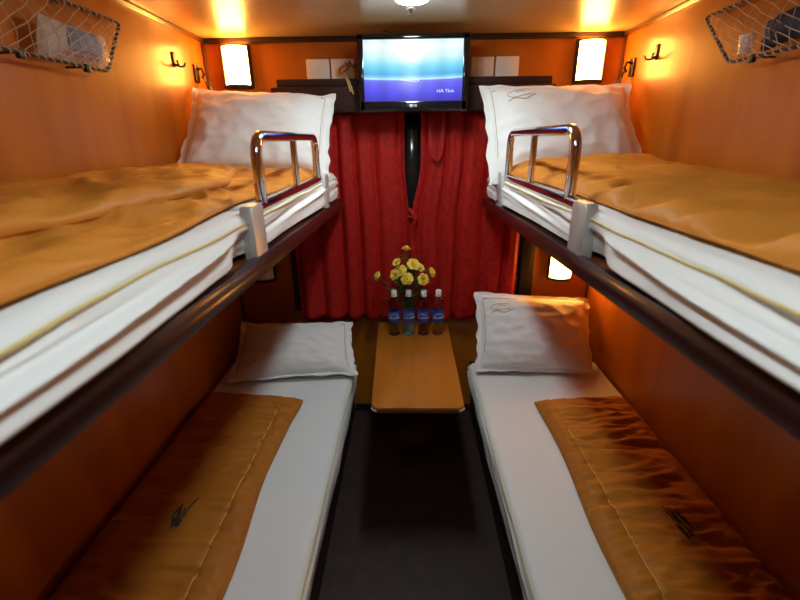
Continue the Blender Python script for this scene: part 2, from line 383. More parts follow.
# ------------------------------------------------------------------ ceiling light and sprinkler
def oval(hw, hl, n=12):
    o = []
    for k in range(n + 1): a = PI * k / n; o.append((hw * math.cos(a), hl - hw + hw * math.sin(a)))
    for k in range(n + 1): a = PI + PI * k / n; o.append((hw * math.cos(a), -(hl - hw) + hw * math.sin(a)))
    return o
def ceiling_light(yc, label, m='downlight'):
    t = thing('ceiling_light', label, 'ceiling light', (0, yc, ZC), 'oval ceiling lights')
    MB().prism(oval(.062, .195), lambda a, b, d: V(a - .005, yc + b, d), ZC - .008, ZC, .003).build('housing', M['ring'], t)
    MB().prism(oval(.053, .185), lambda a, b, d: V(a - .005, yc + b, d), ZC - .020, ZC - .0082, .004).build('diffuser', M[m], t)
ceiling_light(1.565, 'oval bluish white ceiling light just in front of the television')
ceiling_light(.30, 'added oval bluish white fill light, out of view over the cabin entrance', 'added_fill')  # unseen fill light, added to brighten the near ends of the bunks
t = thing('sprinkler', 'small grey sprinkler nozzle on the ceiling in front of the television', 'sprinkler', (-.008, 1.86, ZC))
MB().lathe([(.018, -.003), (.018, 0)], V(-.008, 1.862, ZC), 20).build('collar', M['white_pl'], t)
MB().lathe([(.003, -.026), (.009, -.025), (.009, -.022), (.004, -.020), (.005, -.010), (.008, -.003)], V(-.008, 1.862, ZC), 14).build('nozzle', M['iron'], t)

# ------------------------------------------------------------------ coat hooks
def hook(s, label):
    t = thing('coat_hook', label, 'coat hook', (s * XW, 2.005, 1.92), 'dark double coat hooks')
    mb = MB(); y = 2.005; x = s * XW
    mb.box(min(x, x - s * .006), max(x, x - s * .006), y - .011, y + .011, 1.918, 1.976, .003); mb.build('back_plate', M['iron'], t)
    for q in (-1, 1):
        MB().tube([V(x - s * .006, y, 1.928), V(x - s * .022, y + q * .010, 1.922), V(x - s * .030, y + q * .024, 1.925), V(x - s * .032, y + q * .034, 1.938)], [.005, .0042, .004, .0045], 8).build('prong', M['iron'], t)
hook(-1, 'dark double coat hook on the left wall'); hook(1, 'dark double coat hook on the right wall')

# ------------------------------------------------------------------ suspension chains at the bunk heads
def chain(s, label):
    t = thing('bunk_chain', label, 'chain', (s * XW, 2.2, 1.88), 'bunk suspension chains')
    x = s * XW
    mb = MB(); mb.box(min(x, x - s * .010), max(x, x - s * .010), 2.175, 2.215, 1.880, 1.955, .003)
    mb.tube([V(x - s * .008, 2.195, 1.935), V(x - s * .03, 2.195, 1.940), V(x - s * .036, 2.2, 1.915), V(x - s * .024, 2.2, 1.900)], .006, 8); mb.build('wall_anchor', M['iron'], t)
    a, b = V(x - s * .030, 2.205, 1.906), V(s * .72, 2.236, 1.45)
    n = 22; mb = MB(); dv = (b - a) / n; dirn = dv.normalized(); s1 = dirn.cross(V(0, 1, 0)).normalized(); s2 = dirn.cross(s1).normalized()
    for k in range(n):
        c = a + dv * (k + .5); sd = s1 if k % 2 else s2
        pts = [c + dirn * .0165 * math.cos(q) + sd * .0085 * math.sin(q) for q in [2 * PI * j / 12 for j in range(12)]]
        mb.tube(pts, .0028, 6, closed=True)
    mb.build('links', M['iron'], t)
chain(-1, 'dark iron chain running down behind the upper left pillow'); chain(1, 'dark iron chain running down behind the upper right pillow')

# ------------------------------------------------------------------ soft things
def soft(P, T, B, nu=60, nv=60, p=3):
    """closed cushion: P(a,b)->(point,normal); T/B = upper/lower offset; a,b in [-1,1], denser near edges"""
    mb = MB(); f = lambda t: math.sin((t - .5) * PI * .98) / math.sin(.5 * PI * .98)
    top = [[None] * nv for _ in range(nu)]; bot = [[None] * nv for _ in range(nu)]
    for i in range(nu):
        for j in range(nv):
            a, b = f(i / (nu - 1)), f(j / (nv - 1)); c, n = P(a, b)
            top[i][j] = mb.bm.verts.new(c + n * T(a, b))
            edge = i in (0, nu - 1) or j in (0, nv - 1)
            bot[i][j] = mb.bm.verts.new(c - n * B(a, b))
    F = mb.bm.faces.new
    for i in range(nu - 1):
        for j in range(nv - 1):
            F((top[i][j], top[i + 1][j], top[i + 1][j + 1], top[i][j + 1])); F((bot[i][j], bot[i][j + 1], bot[i + 1][j + 1], bot[i + 1][j]))
    for i in range(nu - 1):
        F((top[i][0], bot[i][0], bot[i + 1][0], top[i + 1][0])); F((top[i][-1], top[i + 1][-1], bot[i + 1][-1], bot[i][-1]))
    for j in range(nv - 1):
        F((top[0][j], top[0][j + 1], bot[0][j + 1], bot[0][j])); F((top[-1][j], bot[-1][j], bot[-1][j + 1], top[-1][j + 1]))
    return mb

def pillow(TL, TR, BR, BL, thick, seed, label, stitch, aisle):
    """flanged pillow; a runs left to right, b bottom to top; aisle=+1 when the aisle is at a=+1"""
    TL, TR, BR, BL = map(Vector, (TL, TR, BR, BL))
    n0 = ((TR - BL).cross(TL - BR)).normalized()
    if n0.y > 0: n0 = -n0
    fl = .91
    def P(a, b):
        u, v = (a + 1) / 2, (b + 1) / 2
        # sides drawn in slightly between the corners
        k = .022; aa = a * (1 - k * (1 - b * b) * 2); bb = b * (1 - k * (1 - a * a) * 1.2)
        u, v = (aa + 1) / 2, (bb + 1) / 2
        c = BL * (1 - u) * (1 - v) + BR * u * (1 - v) + TR * u * v + TL * (1 - u) * v
        e = max(abs(a), abs(b))
        if e > fl:
            k2 = (e - fl) / (1 - fl); c = c + n0 * .016 * ns(a * 5, b * 5, seed) * k2 + (TR - TL).normalized() * .012 * ns(a * 2, b * 4, seed + 9) * k2 + V(0, 0, 1) * .010 * ns(a * 4.3, b * 2, seed + 5) * k2
        c = c + n0 * .010 * ns(a * 1.2, b * 1.2, seed)
        return c, n0
    def prof(a, b):
        a, b = abs(a) / fl, abs(b) / fl
        if a >= 1 or b >= 1: return 0
        return (1 - a ** 3.0) ** .62 * (1 - b ** 3.0) ** .62
    def wr(a, b):
        g = prof(a, b)
        w = .0060 * ridge(a * 1.6 + seed, b * 3.4) + .0070 * ridge(a * 3.1, b * 2.2 + seed * 2) + .003 * ridge(a * 7 + b * 3, b * 6 + seed)
        # puckers radiating from the seams
        w += .0050 * (1 - g) * math.sin(a * 24 + 3 * ns(a, b, seed)) * max(0, abs(b) - .45) + .0050 * (1 - g) * math.sin(b * 20 + 2 * ns(b, a, seed)) * max(0, abs(a) - .55)
        return w * min(1, g * 3)
    T = lambda a, b: .0022 + thick * .62 * prof(a, b) + wr(a, b)
    B = lambda a, b: .0022 + thick * .38 * prof(a, b)
    o = soft(P, T, B, 84, 64).build('pillow', M['pillow'], sharp=80)
    tag(o, label, 'pillow', 'white flanged pillows')
    S_ = lambda a, b, h=.0012: P(a, b)[0] + n0 * (T(a, b) + h)
    # gold seam cord following the flange on the aisle side
    sg = aisle
    mb = MB(); mb.tube([S_(sg * (fl - .035), b, .0006) for b in [lerp(-.55, .82, k / 40) for k in range(41)]], .0013, 5)
    mb.tube([S_(sg * lerp(fl - .035, fl - .10, k / 6), .82, .0006) for k in range(7)], .0018, 5)
    if stitch == 2:
        mb.tube([S_(sg * lerp(fl - .04, .30, k / 24), .80, .0006) for k in range(25)], .0016, 5)
    mb.build('seam_cord', M['thread'] if stitch else M['greythread'], o)
    if stitch:
        mb = MB(); ca, cb = sg * .52 if stitch == 1 else sg * .60, (.63 if stitch == 1 else .56)
        el = [S_(ca + .17 * math.cos(q), cb + .085 * math.sin(q) + .02 * math.cos(q), .0008) for q in [2 * PI * k / 36 for k in range(4, 33)]]
        mb.tube(el, .0015, 5)
        mb.tube([S_(ca + .06 * math.cos(q), cb + .02 + .02 * math.sin(q), .0008) for q in [PI * k / 8 for k in range(9)]], .0019, 5)
        mb.tube([S_(ca - .17 + .36 * k / 16, cb - .15 + .035 * math.sin(k * .5) + .05 * k / 16, .0008) for k in range(17)], .0023, 5)
        mb.build('embroidery', M['thread'], o)
    return o
pillow((-.990, 2.125, 1.850), (-.345, 2.13, 1.815), (-.365, 1.93, 1.475), (-.985, 1.80, 1.50), .13, 3.1, 'white pillow propped up on the upper left bunk under the lit lamp', 0, 1)
pillow((.300, 2.13, 1.845), (.962, 2.12, 1.848), (.968, 1.88, 1.515), (.325, 1.91, 1.435), .13, 7.7, 'white pillow with gold embroidery propped up on the upper right bunk', 1, -1)
pillow((-.965, 2.20, .655), (-.335, 2.19, .668), (-.282, 1.885, .505), (-.925, 1.82, .505), .11, 11.3, 'white pillow slanting against the wall on the lower left bunk, half shaded', 0, 1)
pillow((.335, 2.17, .852), (.965, 2.18, .805), (.915, 1.90, .502), (.318, 1.92, .505), .13, 16.9, 'white embroidered pillow on the lower right bunk, lit orange by the lamp', 2, -1)

def mattress(side, z0, z1, xin, xout, y0, y1, seed, label, folds, bulge, pinch=(), group=None):
    """fitted mattress; the aisle side face carries long drawn folds"""
    s = side; nu, nv = 200, 64
    L = xin - xout  # width
    H = z1 - z0; R = min(.030, H * .38)
    # cross section: from wall top -> aisle top -> round -> aisle side -> bottom
    sec = []
    for k in range(20): sec.append((lerp(xin, xout + R, k / 19), z1, 0))
    for k in range(1, 7): a = PI / 2 * k / 7; sec.append((xout + R - R * math.sin(a), z1 - R + R * math.cos(a), .4 * k / 7))
    for k in range(22): sec.append((xout, lerp(z1 - R, z0 + .004, k / 21), 1))
    for k in range(1, 4): a = PI / 2 * k / 4; sec.append((xout + .004 - .004 * math.cos(a), z0 + .004 - .004 * math.sin(a), .95))
    for k in range(7): sec.append((lerp(xout + .004, xin, k / 6), z0, .9 if k == 0 else 0))
    for k in range(1, 6): sec.append((xin, lerp(z0, z1, k / 6), 0))
    n = len(sec); mb = MB()
    def pt(u, v):
        i = int(round(v * n)) % n; x, z, w = sec[i]
        y = lerp(y0, y1, u)
        e = min(u, 1 - u) * (y1 - y0)
        endr = (1 - sst(0, .03, e))
        tz = (z - z0) / H
        dx = 0
        if w > 0:
            ph = (tz * 1.9 - (y - 1.0) * folds[1]) * 2 * PI
            f = math.sin(ph + 1.2 * ns(y * 1.3, tz, seed)) + .5 * math.sin(ph * 2.3 + seed + 2 * ns(y * 2, tz * 2, seed))
            fa = folds[0] * (1 + folds[2] * sst(.95, .45, y)); dx = -fa * f * (sst(.12, .62, tz) * (1 - sst(.86, 1, tz)) * 1.1 + .02) - bulge(y) * (1 - tz) + .004 * ns(y * 6, tz * 3, seed)
            for (py, pw, pd) in pinch: dx += pd * math.exp(-((y - py) / pw) ** 2) * (1 - .6 * tz)
            dx *= w if w < 1 else 1
        dz = -.027 * (y - .45) * (1 - tz) if z0 > 1 else 0
        if z > z1 - R * 1.01: dz += .003 * fr(x * 4, y * 3, seed) + .002 * ridge(x * 5 + y * 3, y * 5, seed)
        zz = z + dz - endr * (z - (z0 + z1) / 2) * .5
        return V(s * (x + dx), y, zz)
    vs = mb.grid(pt, nu, n, closev=True)
    mb.bm.faces.new(vs[0]); mb.bm.faces.new(vs[-1])
    o = mb.build('mattress', M['sheet'], sharp=80); tag(o, label, 'mattress', group)
    # yellow piping along the upper edge
    k0 = 24
    mb = MB(); path = [pt(lerp(.01, .985, k / 90), k0 / n) + V(-s * .0015, 0, .0012) for k in range(91)]
    mb.tube(path, .0024 if z0 > 1 else .0018, 6); mb.build('piping', M['piping'], o)
    return o
for s, nm in ((-1, 'left'), (1, 'right')):
    # upper bunk: board, mahogany rail, brackets
    t = thing('bunk_bed', 'upper %s bunk with dark mahogany rail, hung on the %s wall' % (nm, nm), 'bunk', (s * .99, 1.1, 1.31), 'upper bunks')
    xs = lambda a, b: (min(s * a, s * b), max(s * a, s * b))
    SL = lambda y: .027 * (y - .45)
    MB().prism([(.06, 1.352), (2.19, 1.352), (2.19, 1.386), (.06, 1.386)], lambda a, b, d: V(s * d, a, b - SL(a)), .362, .998).build('bed_board', M['panel'], t)
    mb = MB(); prof = [(.352, 1.352), (.362, 1.345), (.378, 1.345), (.388, 1.352), (.391, 1.368), (.389, 1.383), (.381, 1.392), (.366, 1.392), (.354, 1.386), (.350, 1.368)]
    mb.prism(prof, lambda a, b, d: V(s * (.741 - a), d, b - SL(d)), .05, 2.2, .003)
    mb.build('side_rail', M['dark'], t)
    mb = MB(); mb.box(*xs(.975, .998), .3, .36, 1.25, 1.350, .003); mb.build('wall_bracket', M['iron'], t)
    mb = MB(); mb.box(*xs(.975, .998), 1.8, 1.86, 1.22, 1.312, .003); mb.build('wall_bracket', M['iron'], t)
    bl = (lambda y: .030 * sst(1.0, .3, y) ) if s < 0 else (lambda y: .030 * sst(1.05, .3, y))
    mattress(s, 1.400, 1.475, .985, .372 if s < 0 else .372, .10, 2.185, 2.2 + s, 'sheeted mattress with yellow piping on the upper %s bunk' % nm, (.0058, .9, 1.4), bl,
             pinch=((.90, .07, .030), (1.4, .35, .008)), group='sheeted mattresses')
    # lower bunk: boxed base
    t = thing('bunk_bed', 'lower %s bunk with dark boxed base, along the %s wall' % (nm, nm), 'bunk', (s * .99, 1.1, 0), 'lower bunks')
    MB().box(*xs(.365, .998), .06, 2.30, 0.0, .325, .004).build('base_panel', M['darkflat'], t)
    MB().box(*xs(.345, .998), .05, 2.305, .3255, .352, .004).build('bed_board', M['darkflat'], t)
    mattress(s, .354, .478, .985, .312, .10, 2.09, 9.2 + s, 'white sheeted mattress on the lower %s bunk beside the aisle' % nm, (.0050, .35, 0), lambda y: .004 * math.sin(y * 5),
             pinch=((2.0, .1, -.008),), group='sheeted mattresses')

# ------------------------------------------------------------------ guard rails
def guard(s, label):
    x = s * .385; t = thing('guard_rail', label, 'guard rail', (x, 1.4, 1.37), 'chrome bunk guard rails')
    ya, yb, zl, zt = (1.075, 1.765, 1.478, 1.638) if s < 0 else (1.10, 1.80, 1.478, 1.645)
    MB().tube(rnd_path([V(x, ya, zl), V(x, ya, zt), V(x, yb, zt), V(x, yb, zl)], .055, 8), .0140, 14).build('hoop', M['chrome'], t)
    MB().tube([V(x, lerp(ya, yb, .52), zl), V(x, lerp(ya, yb, .52), zt)], .0105, 12).build('upright', M['chrome'], t)
    MB().tube([V(x, .955, zl), V(x, 1.87, zl)], .0140, 14).build('lower_bar', M['chrome'], t)
    for y in (.978, 1.86):
        mb = MB(); w = .040
        out = [(y - w, 1.357), (y - w + .006, 1.350), (y + w - .006, 1.350), (y + w, 1.357), (y + w, 1.480), (y + w - .008, 1.492), (y - w + .008, 1.492), (y - w, 1.480)]
        xx = x - s * .0185
        mb.prism(out, lambda a, b, d: V(xx - s * .003 + s * d, a, b), 0, .030, .004)
        mb.build('clamp_plate', M['steel'], t)
        mb = MB()
        for z in (1.372,): mb.lathe([(.006, 0), (.006, .003), (.003, .005)], V(xx - s * .005, y, z), 10, 'x') if s < 0 else mb.lathe([(.006, 0), (.006, -.003), (.003, -.005)], V(xx - s * .005, y, z), 10, 'x')
        mb.build('bolt', M['iron'], t)
guard(-1, 'chrome guard rail clamped to the upper left bunk'); guard(1, 'chrome guard rail clamped to the upper right bunk')

# ------------------------------------------------------------------ quilts
def upper_quilt(s, seed, label):
    zb = 1.486
    ys, ye = .12, 1.90 if s < 0 else 1.93
    def edge(y):      # outer (aisle) edge of the quilt
        if s < 0: return .415 + .010 * math.sin(y * 7 + 1) - .030 * sst(1.5, 1.9, y) + .018 * math.exp(-((y - 1.05) / .13) ** 2) + .008 * ns(y * 6, 1, seed)
        return .425 + .007 * math.sin(y * 6) - .028 * sst(1.45, 1.9, y) + .006 * ns(y * 6, 1, seed)
    def P(a, b):
        u = (b + 1) / 2
        y = lerp(ys, ye + .05 * a * (1 if s < 0 else -.4) * 0 + .025 * math.sin(a * 4 + seed), u); xo = edge(y)
        x = lerp(.983, xo, (a + 1) / 2)
        z = zb
        return V(s * x, y, z), V(0, 0, 1)
    def T(a, b):
        c, _ = P(a, b); x, y = abs(c.x), c.y
        g = (1 - abs(a) ** 8) ** .5 * (1 - abs(b) ** 14) ** .5
        h = .014 if s < 0 else .024
        if s < 0:
            # the upper layer lies over the lower one along a long crease
            cx = .545 + .03 * math.sin(y * 4.5) + .16 * sst(1.15, 1.95, y) + .02 * ns(y * 4, 0, 2)
            h += .012 * ridge(x * 3.4 + y * 1.6, y * 2.6, seed) + .016 * ridge(x * 9 - y * 4.6, y * 4.0, seed + 4) + .008 * ridge(x * 20 + y * 9, y * 9, seed) - .014 + .014 * sst(1.3, 1.9, y)
        else:
            h += .013 * ridge(x * 4.5 + y * 4.5, y * 1.3, seed) + .018 * ridge(x * 8 + y * 10, y * 2.2, seed + 4) + .009 * ridge(x * 18 + y * 22, y * 7, seed) - .008
            h += .034 * math.exp(-((y - 1.80) / .13) ** 2) * sst(.62, .80, x) + .012 * sst(1.2, 1.9, y)
        h += .006 * fr(x * 5, y * 4, seed)
        return .002 + max(.006, h) * g
    B = lambda a, b: .002
    o = soft(P, T, B, 200, 260).build('quilt', M['quilt'], sharp=80)
    if s < 0:     # the folded-over layer whose rounded lip makes the long crease
        cxf = lambda y: .545 + .03 * math.sin(y * 4.5) + .13 * sst(1.15, 1.90, y) + .02 * ns(y * 4, 0, 2)
        def P2(a, b):
            y = lerp(ys + .01, 1.86, (b + 1) / 2)
            return V(s * lerp(.980, cxf(y), (a + 1) / 2), y, zb + .031 + .004 * ns(y * 5, a, 7)), V(0, 0, 1)
        def T2(a, b):
            c, _ = P2(a, b); x, y = abs(c.x), c.y
            g = (1 - abs(a) ** 10) ** .5 * (1 - abs(b) ** 14) ** .5
            h = .014 + .012 * ridge(x * 3.4 + y * 1.6, y * 2.6, seed) + .014 * ridge(x * 9 - y * 4.6, y * 4.0, seed + 1) + .006 * ridge(x * 20 + y * 9, y * 9, seed) - .008
            return .002 + max(.009, h) * g
        soft(P2, T2, lambda a, b: .003 + .010 * (1 - abs(a) ** 10) ** .5, 120, 220).build('folded_layer', M['quilt'], o, sharp=80)
    return tag(o, label, 'quilt', 'golden quilts')
upper_quilt(-1, 5.5, 'golden satin quilt with a long crease on the upper left bunk')
upper_quilt(1, 12.5, 'golden satin quilt with slanting wrinkles on the upper right bunk')

def lower_quilt(s, seed, label):
    zb = .488
    far = (lambda a: 1.715 - .03 * a) if s < 0 else (lambda a: 1.69 - .018 * a)
    def P(a, b):
        y = lerp(.42, far(a), (b + 1) / 2)
        xo = (.535 if s < 0 else .560) + .006 * math.sin(y * 9 + seed) + (.018 * sst(1.5, 1.68, y) * (-1 if s < 0 else 0)) - .012 * sst(1.25, .8, y)
        return V(s * lerp(.975, xo, (a + 1) / 2), y, zb), V(0, 0, 1)
    def T(a, b):
        c, _ = P(a, b); x, y = abs(c.x), c.y
        g = (1 - abs(a) ** 8) ** .5 * (1 - abs(b) ** 16) ** .5
        h = .036 + .006 * ridge(x * 2.2, y * 8, seed) + .014 * ridge(x * 4, y * 20, seed + 3) * (.6 + ns(x * 4, y * 4, 3)) + .007 * ridge(x * 12, y * 34, seed) - .006 + .005 * ns(x * 4, y * 3, seed)
        h -= .004 * math.exp(-((x - stx(y)) / .008) ** 2)
        h -= .006 * math.exp(-((abs(a) - .93) / .05) ** 2)
        return .002 + h * g
    stx = lambda y: (.600 if s < 0 else .628) + .004 * math.sin(y * 3)
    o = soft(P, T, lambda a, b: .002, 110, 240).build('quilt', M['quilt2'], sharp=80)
    tag(o, label, 'quilt', 'golden quilts')
    def top(x, y, h=.001):
        a = 0; lo, hi = -1, 1
        b = (y - .42) / (far(0) - .42) * 2 - 1
        for _ in range(24):
            a = (lo + hi) / 2
            if abs(P(a, b)[0].x) > x: lo = a
            else: hi = a
        return V(s * x, y, zb + T(a, b) + h)
    mb = MB(); y1 = 1.60 if s < 0 else 1.44
    for k in range(150):
        ya = lerp(.5, y1, k / 150); yb2 = ya + (y1 - .5) / 150 * .72
        mb.tube([top(stx(ya), ya), top(stx(yb2), yb2)], .0019, 5)
    mb.build('stitching', M['stitch'], o)
    mb = MB(); cx, cy = (.735, .99) if s < 0 else (.80, .965)
    for k in range(16):
        a0 = random.uniform(-.3, .3); ex, ey = cx + random.uniform(-.013, .013), cy + random.uniform(-.035, .035)
        d_ = V(.35 * s * -1, 1, 0) * random.uniform(.010, .026)
        mb.tube([top(ex - d_.x * .5, ey - d_.y), top(ex, ey, .0022), top(ex + d_.x * .5, ey + d_.y)], [.0012, .0030, .0010], 5)
    mb.tube([top(cx - .012, cy + .02), top(cx - .018, cy + .045), top(cx - .026, cy + .07)], .0022, 5)
    mb.tube([top(cx + .014, cy - .02), top(cx + .022, cy + .0), top(cx + .016, cy + .03)], .0026, 5)
    mb.build('embroidery', M['motif'], o)
    return o
lower_quilt(-1, 3.3, 'folded bronze quilt with a dark motif on the lower left bunk')
lower_quilt(1, 8.1, 'folded bronze quilt with a dark motif on the lower right bunk')

# ------------------------------------------------------------------ table, bottles
t = thing('table', 'narrow wooden fold-out table between the lower bunks', 'table', (.01, 2.3, .45))
def ttop(g=0):
    xa, xb, xc, xd = -.170 - g, .200 + g, .204 + g, -.196 - g; ya, yb = 1.425 - g, 2.30; r = .035
    o = []
    for k in range(7): q = PI + PI / 2 * k / 6; o.append((xa + r + r * math.cos(q), ya + r + r * math.sin(q)))
    for k in range(7): q = 1.5 * PI + PI / 2 * k / 6; o.append((xb - r + r * math.cos(q), ya + r + r * math.sin(q)))
    o += [(xc, yb), (xd, yb)]; return o
MB().prism(ttop(), lambda a, b, d: V(a, b, d), .606, .630, .003).build('tabletop', M['table'], t, sharp=25)
MB().prism(ttop(.0025), lambda a, b, d: V(a, b, d), .6085, .6225, .001).build('edge_band', M['tedge'], t)
for sx in (-1, 1):
    mb = MB(); cxx = -.170 + .035 if sx < 0 else .200 - .035
    mb.tube([V(cxx + sx * .0385 * math.sin(q), 1.425 + .035 - .0385 * math.cos(q), .6155) for q in [PI / 2 * (.25 + .5 * k / 6) for k in range(7)]], .0045, 8); mb.build('corner_cap', M['steel'], t)
for x in (-.12, .15):
    mb = MB(); mb.tube([V(x, 2.305, .36), V(x, 1.85, .60)], .010, 8); mb.box(x - .012, x + .012, 2.298, 2.309, .30, .60, .002)
    mb.build('wall_bracket', M['iron'], t)

bx = [-.097, -.020, .060, .137]
LB = ['leftmost of the four water bottles on the table', 'second water bottle from the left on the table', 'third water bottle from the left on the table', 'rightmost of the four water bottles on the table']
def bottle(c, label):
    t = thing('water_bottle', label, 'bottle', c, 'water bottles on the table')
    c = Vector(c); r = .0315
    prof = [(.004, .006), (.016, .0005), (.024, 0), (.030, .006), (r, .018), (r - .002, .030), (r, .042), (r - .002, .054), (r, .066), (r, .075), (r - .0015, .080), (r - .0015, .140), (r, .146), (r, .165), (.029, .182), (.022, .200), (.0145, .213), (.012, .220), (.012, .228)]
    MB().lathe(prof, c, 28).build('bottle_body', M['water'], t, sharp=50)
    MB().lathe([(.0136, .2285), (.0150, .230), (.0150, .250), (.0135, .253)], c, 24).build('cap', M['cap'], t)
    MB().lathe([(.0160, .2205), (.0165, .2225), (.0160, .2245)], c, 24).build('neck_ring', M['cap'], t)
    mb = MB(); R = r + .0004
    mb.lathe([(R, .078), (R + .0006, .079), (R + .0006, .141), (R, .142)], c, 36, cap=False); lb = mb.build('label', M['label'], t)
    def wrap(z): return lambda q: V(c.x + (R + .0012 + q.z) * math.sin(q.x / R), c.y - (R + .0012 + q.z) * math.cos(q.x / R), c.z + z + q.y)
    text_obj('lettering', 'AQUAFINA', .0135, wrap(.106), M['white_txt'], lb)
    mb = MB(); fn = wrap(.123)
    pts = [(-.024, -.006), (-.016, .004), (-.010, -.001), (-.002, .010), (.006, .001), (.013, .005), (.024, -.006)]
    mb.tube([fn(V(a, b, 0)) for a, b in pts], .0009, 5); mb.build('mountain_mark', M['cap'], lb)
    return t
b0 = bottle((bx[0], 2.108, .6305), LB[0])
for k in (1, 2, 3):
    c = copy_tree(b0); c.location = (bx[k], 2.108 + .002 * (k % 2), .6305); c.rotation_euler = (0, 0, [0, .25, -.2, .15][k]); c['label'] = LB[k]

# ------------------------------------------------------------------ flowers
VX, VY = -.018, 2.165
t = thing('vase', 'small green vase holding the yellow roses behind the bottles', 'vase', (VX, VY, .63))
MB().lathe([(.020, .0005), (.024, .003), (.030, .03), (.028, .07), (.018, .11), (.016, .13), (.020, .145), (.018, .145), (.013, .13), (.014, .11), (.022, .07), (.022, .03), (.012, .008)], V(VX, VY, .630), 24).build('vase_body', M['vase'], t)
MB().tube([V(VX - .017, VY, .745), V(VX, VY - .017, .745), V(VX + .017, VY, .745), V(VX, VY + .017, .745)], .0022, 6, closed=True).build('ribbon', M['ropey'], t)
def leaf(mb, base, dirn, L, W, droop=.3):
    dirn = Vector(dirn).normalized(); side = dirn.cross(V(0, 0, 1)); side = side.normalized() if side.length > .1 else V(1, 0, 0)
    up = side.cross(dirn)
    def f(u, v):
        w = W * math.sin(PI * min(1, u * .96 + .02)) ** .8 * (v - .5)
        return base + dirn * L * u + side * w + up * (.12 * abs(v - .5) * W - droop * L * u * u)
    mb.grid(f, 8, 5)
def rose(pos, sz, tilt, seed, label, n=5):
    rg = random.Random(seed); pos = Vector(pos); ax = Vector(tilt).normalized()
    t = thing('rose', label, 'rose', pos, 'yellow roses in the bouquet')
    q = V(0, 0, 1).rotation_difference(ax)
    mb = MB()
    for ring, (cnt, r0, r1, op, h) in enumerate([(6, .20, 1.0, 1.15, .62), (5, .17, .80, .72, .80), (5, .12, .55, .42, .92), (4, .06, .34, .22, .98)]):
        for k in range(cnt):
            a0 = 2 * PI * k / cnt + ring * .6 + rg.uniform(-.15, .15); wd = 2 * PI / cnt * .72
            def f(u, v, a0=a0, wd=wd, r0=r0, r1=r1, op=op, h=h):
                ang = a0 + (v - .5) * 2 * wd * math.sin(PI * (.22 + .70 * u)) ** .7
                rr = r0 + (r1 - r0) * (u ** (1 / (.35 + op)) if op < 1 else u) + .05 * math.sin(v * 9 + a0)
                zz = h * u * (1 - .35 * op * u * u) - .05 + .05 * math.sin(a0 * 3 + v * 7) * u
                return pos + q @ (V(rr * math.cos(ang), rr * math.sin(ang), zz - .35) * sz)
            mb.grid(f, 7, 7)
    o = mb.build('petals', M['petal'], t, sharp=80); md = o.modifiers.new('th', 'SOLIDIFY'); md.thickness = .0006
    mb = MB(); mb.lathe([(.02 * sz, -.1 * sz), (.20 * sz, .05 * sz), (.15 * sz, .38 * sz), (.02 * sz, .45 * sz)], V(0, 0, 0), 10)
    for v in mb.bm.verts: v.co = pos + q @ (v.co - V(0, 0, .1 * sz))
    mb.build('heart', M['petalin'], t)
    mb = MB(); b = V(VX + (pos.x - VX) * .05, VY, .69); m1 = V(lerp(VX, pos.x, .3), VY, .80)
    cpos = pos - ax * sz * .4
    mb.tube([b.lerp(m1, k / 4) for k in range(4)] + [m1.lerp(cpos, k / 5) + V(0, 0, .012 * math.sin(PI * k / 5)) for k in range(6)], .0019, 6)
    mb.build('stem', M['stem'], t)
    mb = MB()
    for k in range(n):
        a = 2 * PI * k / n + rg.random(); base = m1.lerp(cpos, rg.uniform(.45, .97))
        leaf(mb, base, V(math.cos(a), .40 * math.sin(a) - .15, rg.uniform(-.2, .5)), rg.uniform(.028, .045), .018, .4)
    o = mb.build('leaves', M['leaf'], t, sharp=80); md = o.modifiers.new('th', 'SOLIDIFY'); md.thickness = .0006
RS = [((-.031, 2.140, 1.100), .020, (.1, .1, 1), 'flat yellow rose at the very top of the bouquet'),
      ((-.082, 2.13, 1.030), .021, (-.5, -.5, .9), 'yellow rose at the upper left of the bouquet'),
      ((.006, 2.120, 1.022), .028, (.2, -.7, .8), 'large yellow rose just right of the bouquet top'),
      ((.040, 2.135, 1.000), .022, (.5, -.5, .8), 'yellow rose peeking out beside the large upper one'),
      ((-.062, 2.110, .990), .027, (-.3, -.8, .7), 'large yellow rose left of the centre of the bouquet'),
      ((-.094, 2.120, .965), .024, (-.6, -.8, .4), 'yellow rose tucked below the large left rose'),
      ((-.028, 2.095, .950), .027, (.0, -1, .3), 'yellow rose facing forward in the centre of the bouquet'),
      ((-.185, 2.130, .955), .021, (-.9, -.4, .5), 'lone yellow rose farthest left on a long stem'),
      ((.056, 2.100, .945), .026, (.4, -.9, .3), 'yellow rose facing forward at the lower right'),
      ((.103, 2.130, .975), .022, (.9, -.4, .4), 'yellow rose farthest right in the bouquet')]
for k, (p, sz, tl, lb) in enumerate(RS): rose(p, sz * 1.25, tl, k + 3, lb)
mb = MB(); rg = random.Random(5); fp = MB()
t = thing('foliage_spray', 'dark green leaves and thin sprigs filling the bouquet behind the bottles', 'foliage', (VX, VY, .70))
for k in range(60):
    a = rg.uniform(0, 2 * PI); zz = rg.uniform(.82, 1.0); b = V(VX + rg.uniform(-.07, .09), VY - .02 + rg.uniform(-.02, .015), zz)
    leaf(mb, b, V(math.cos(a), .35 * math.sin(a) - .25, rg.uniform(-.2, .7)), rg.uniform(.03, .05), .020, .4)
o = mb.build('leaves', M['leaf'], t, sharp=80); md = o.modifiers.new('th', 'SOLIDIFY'); md.thickness = .0006
mb = MB()
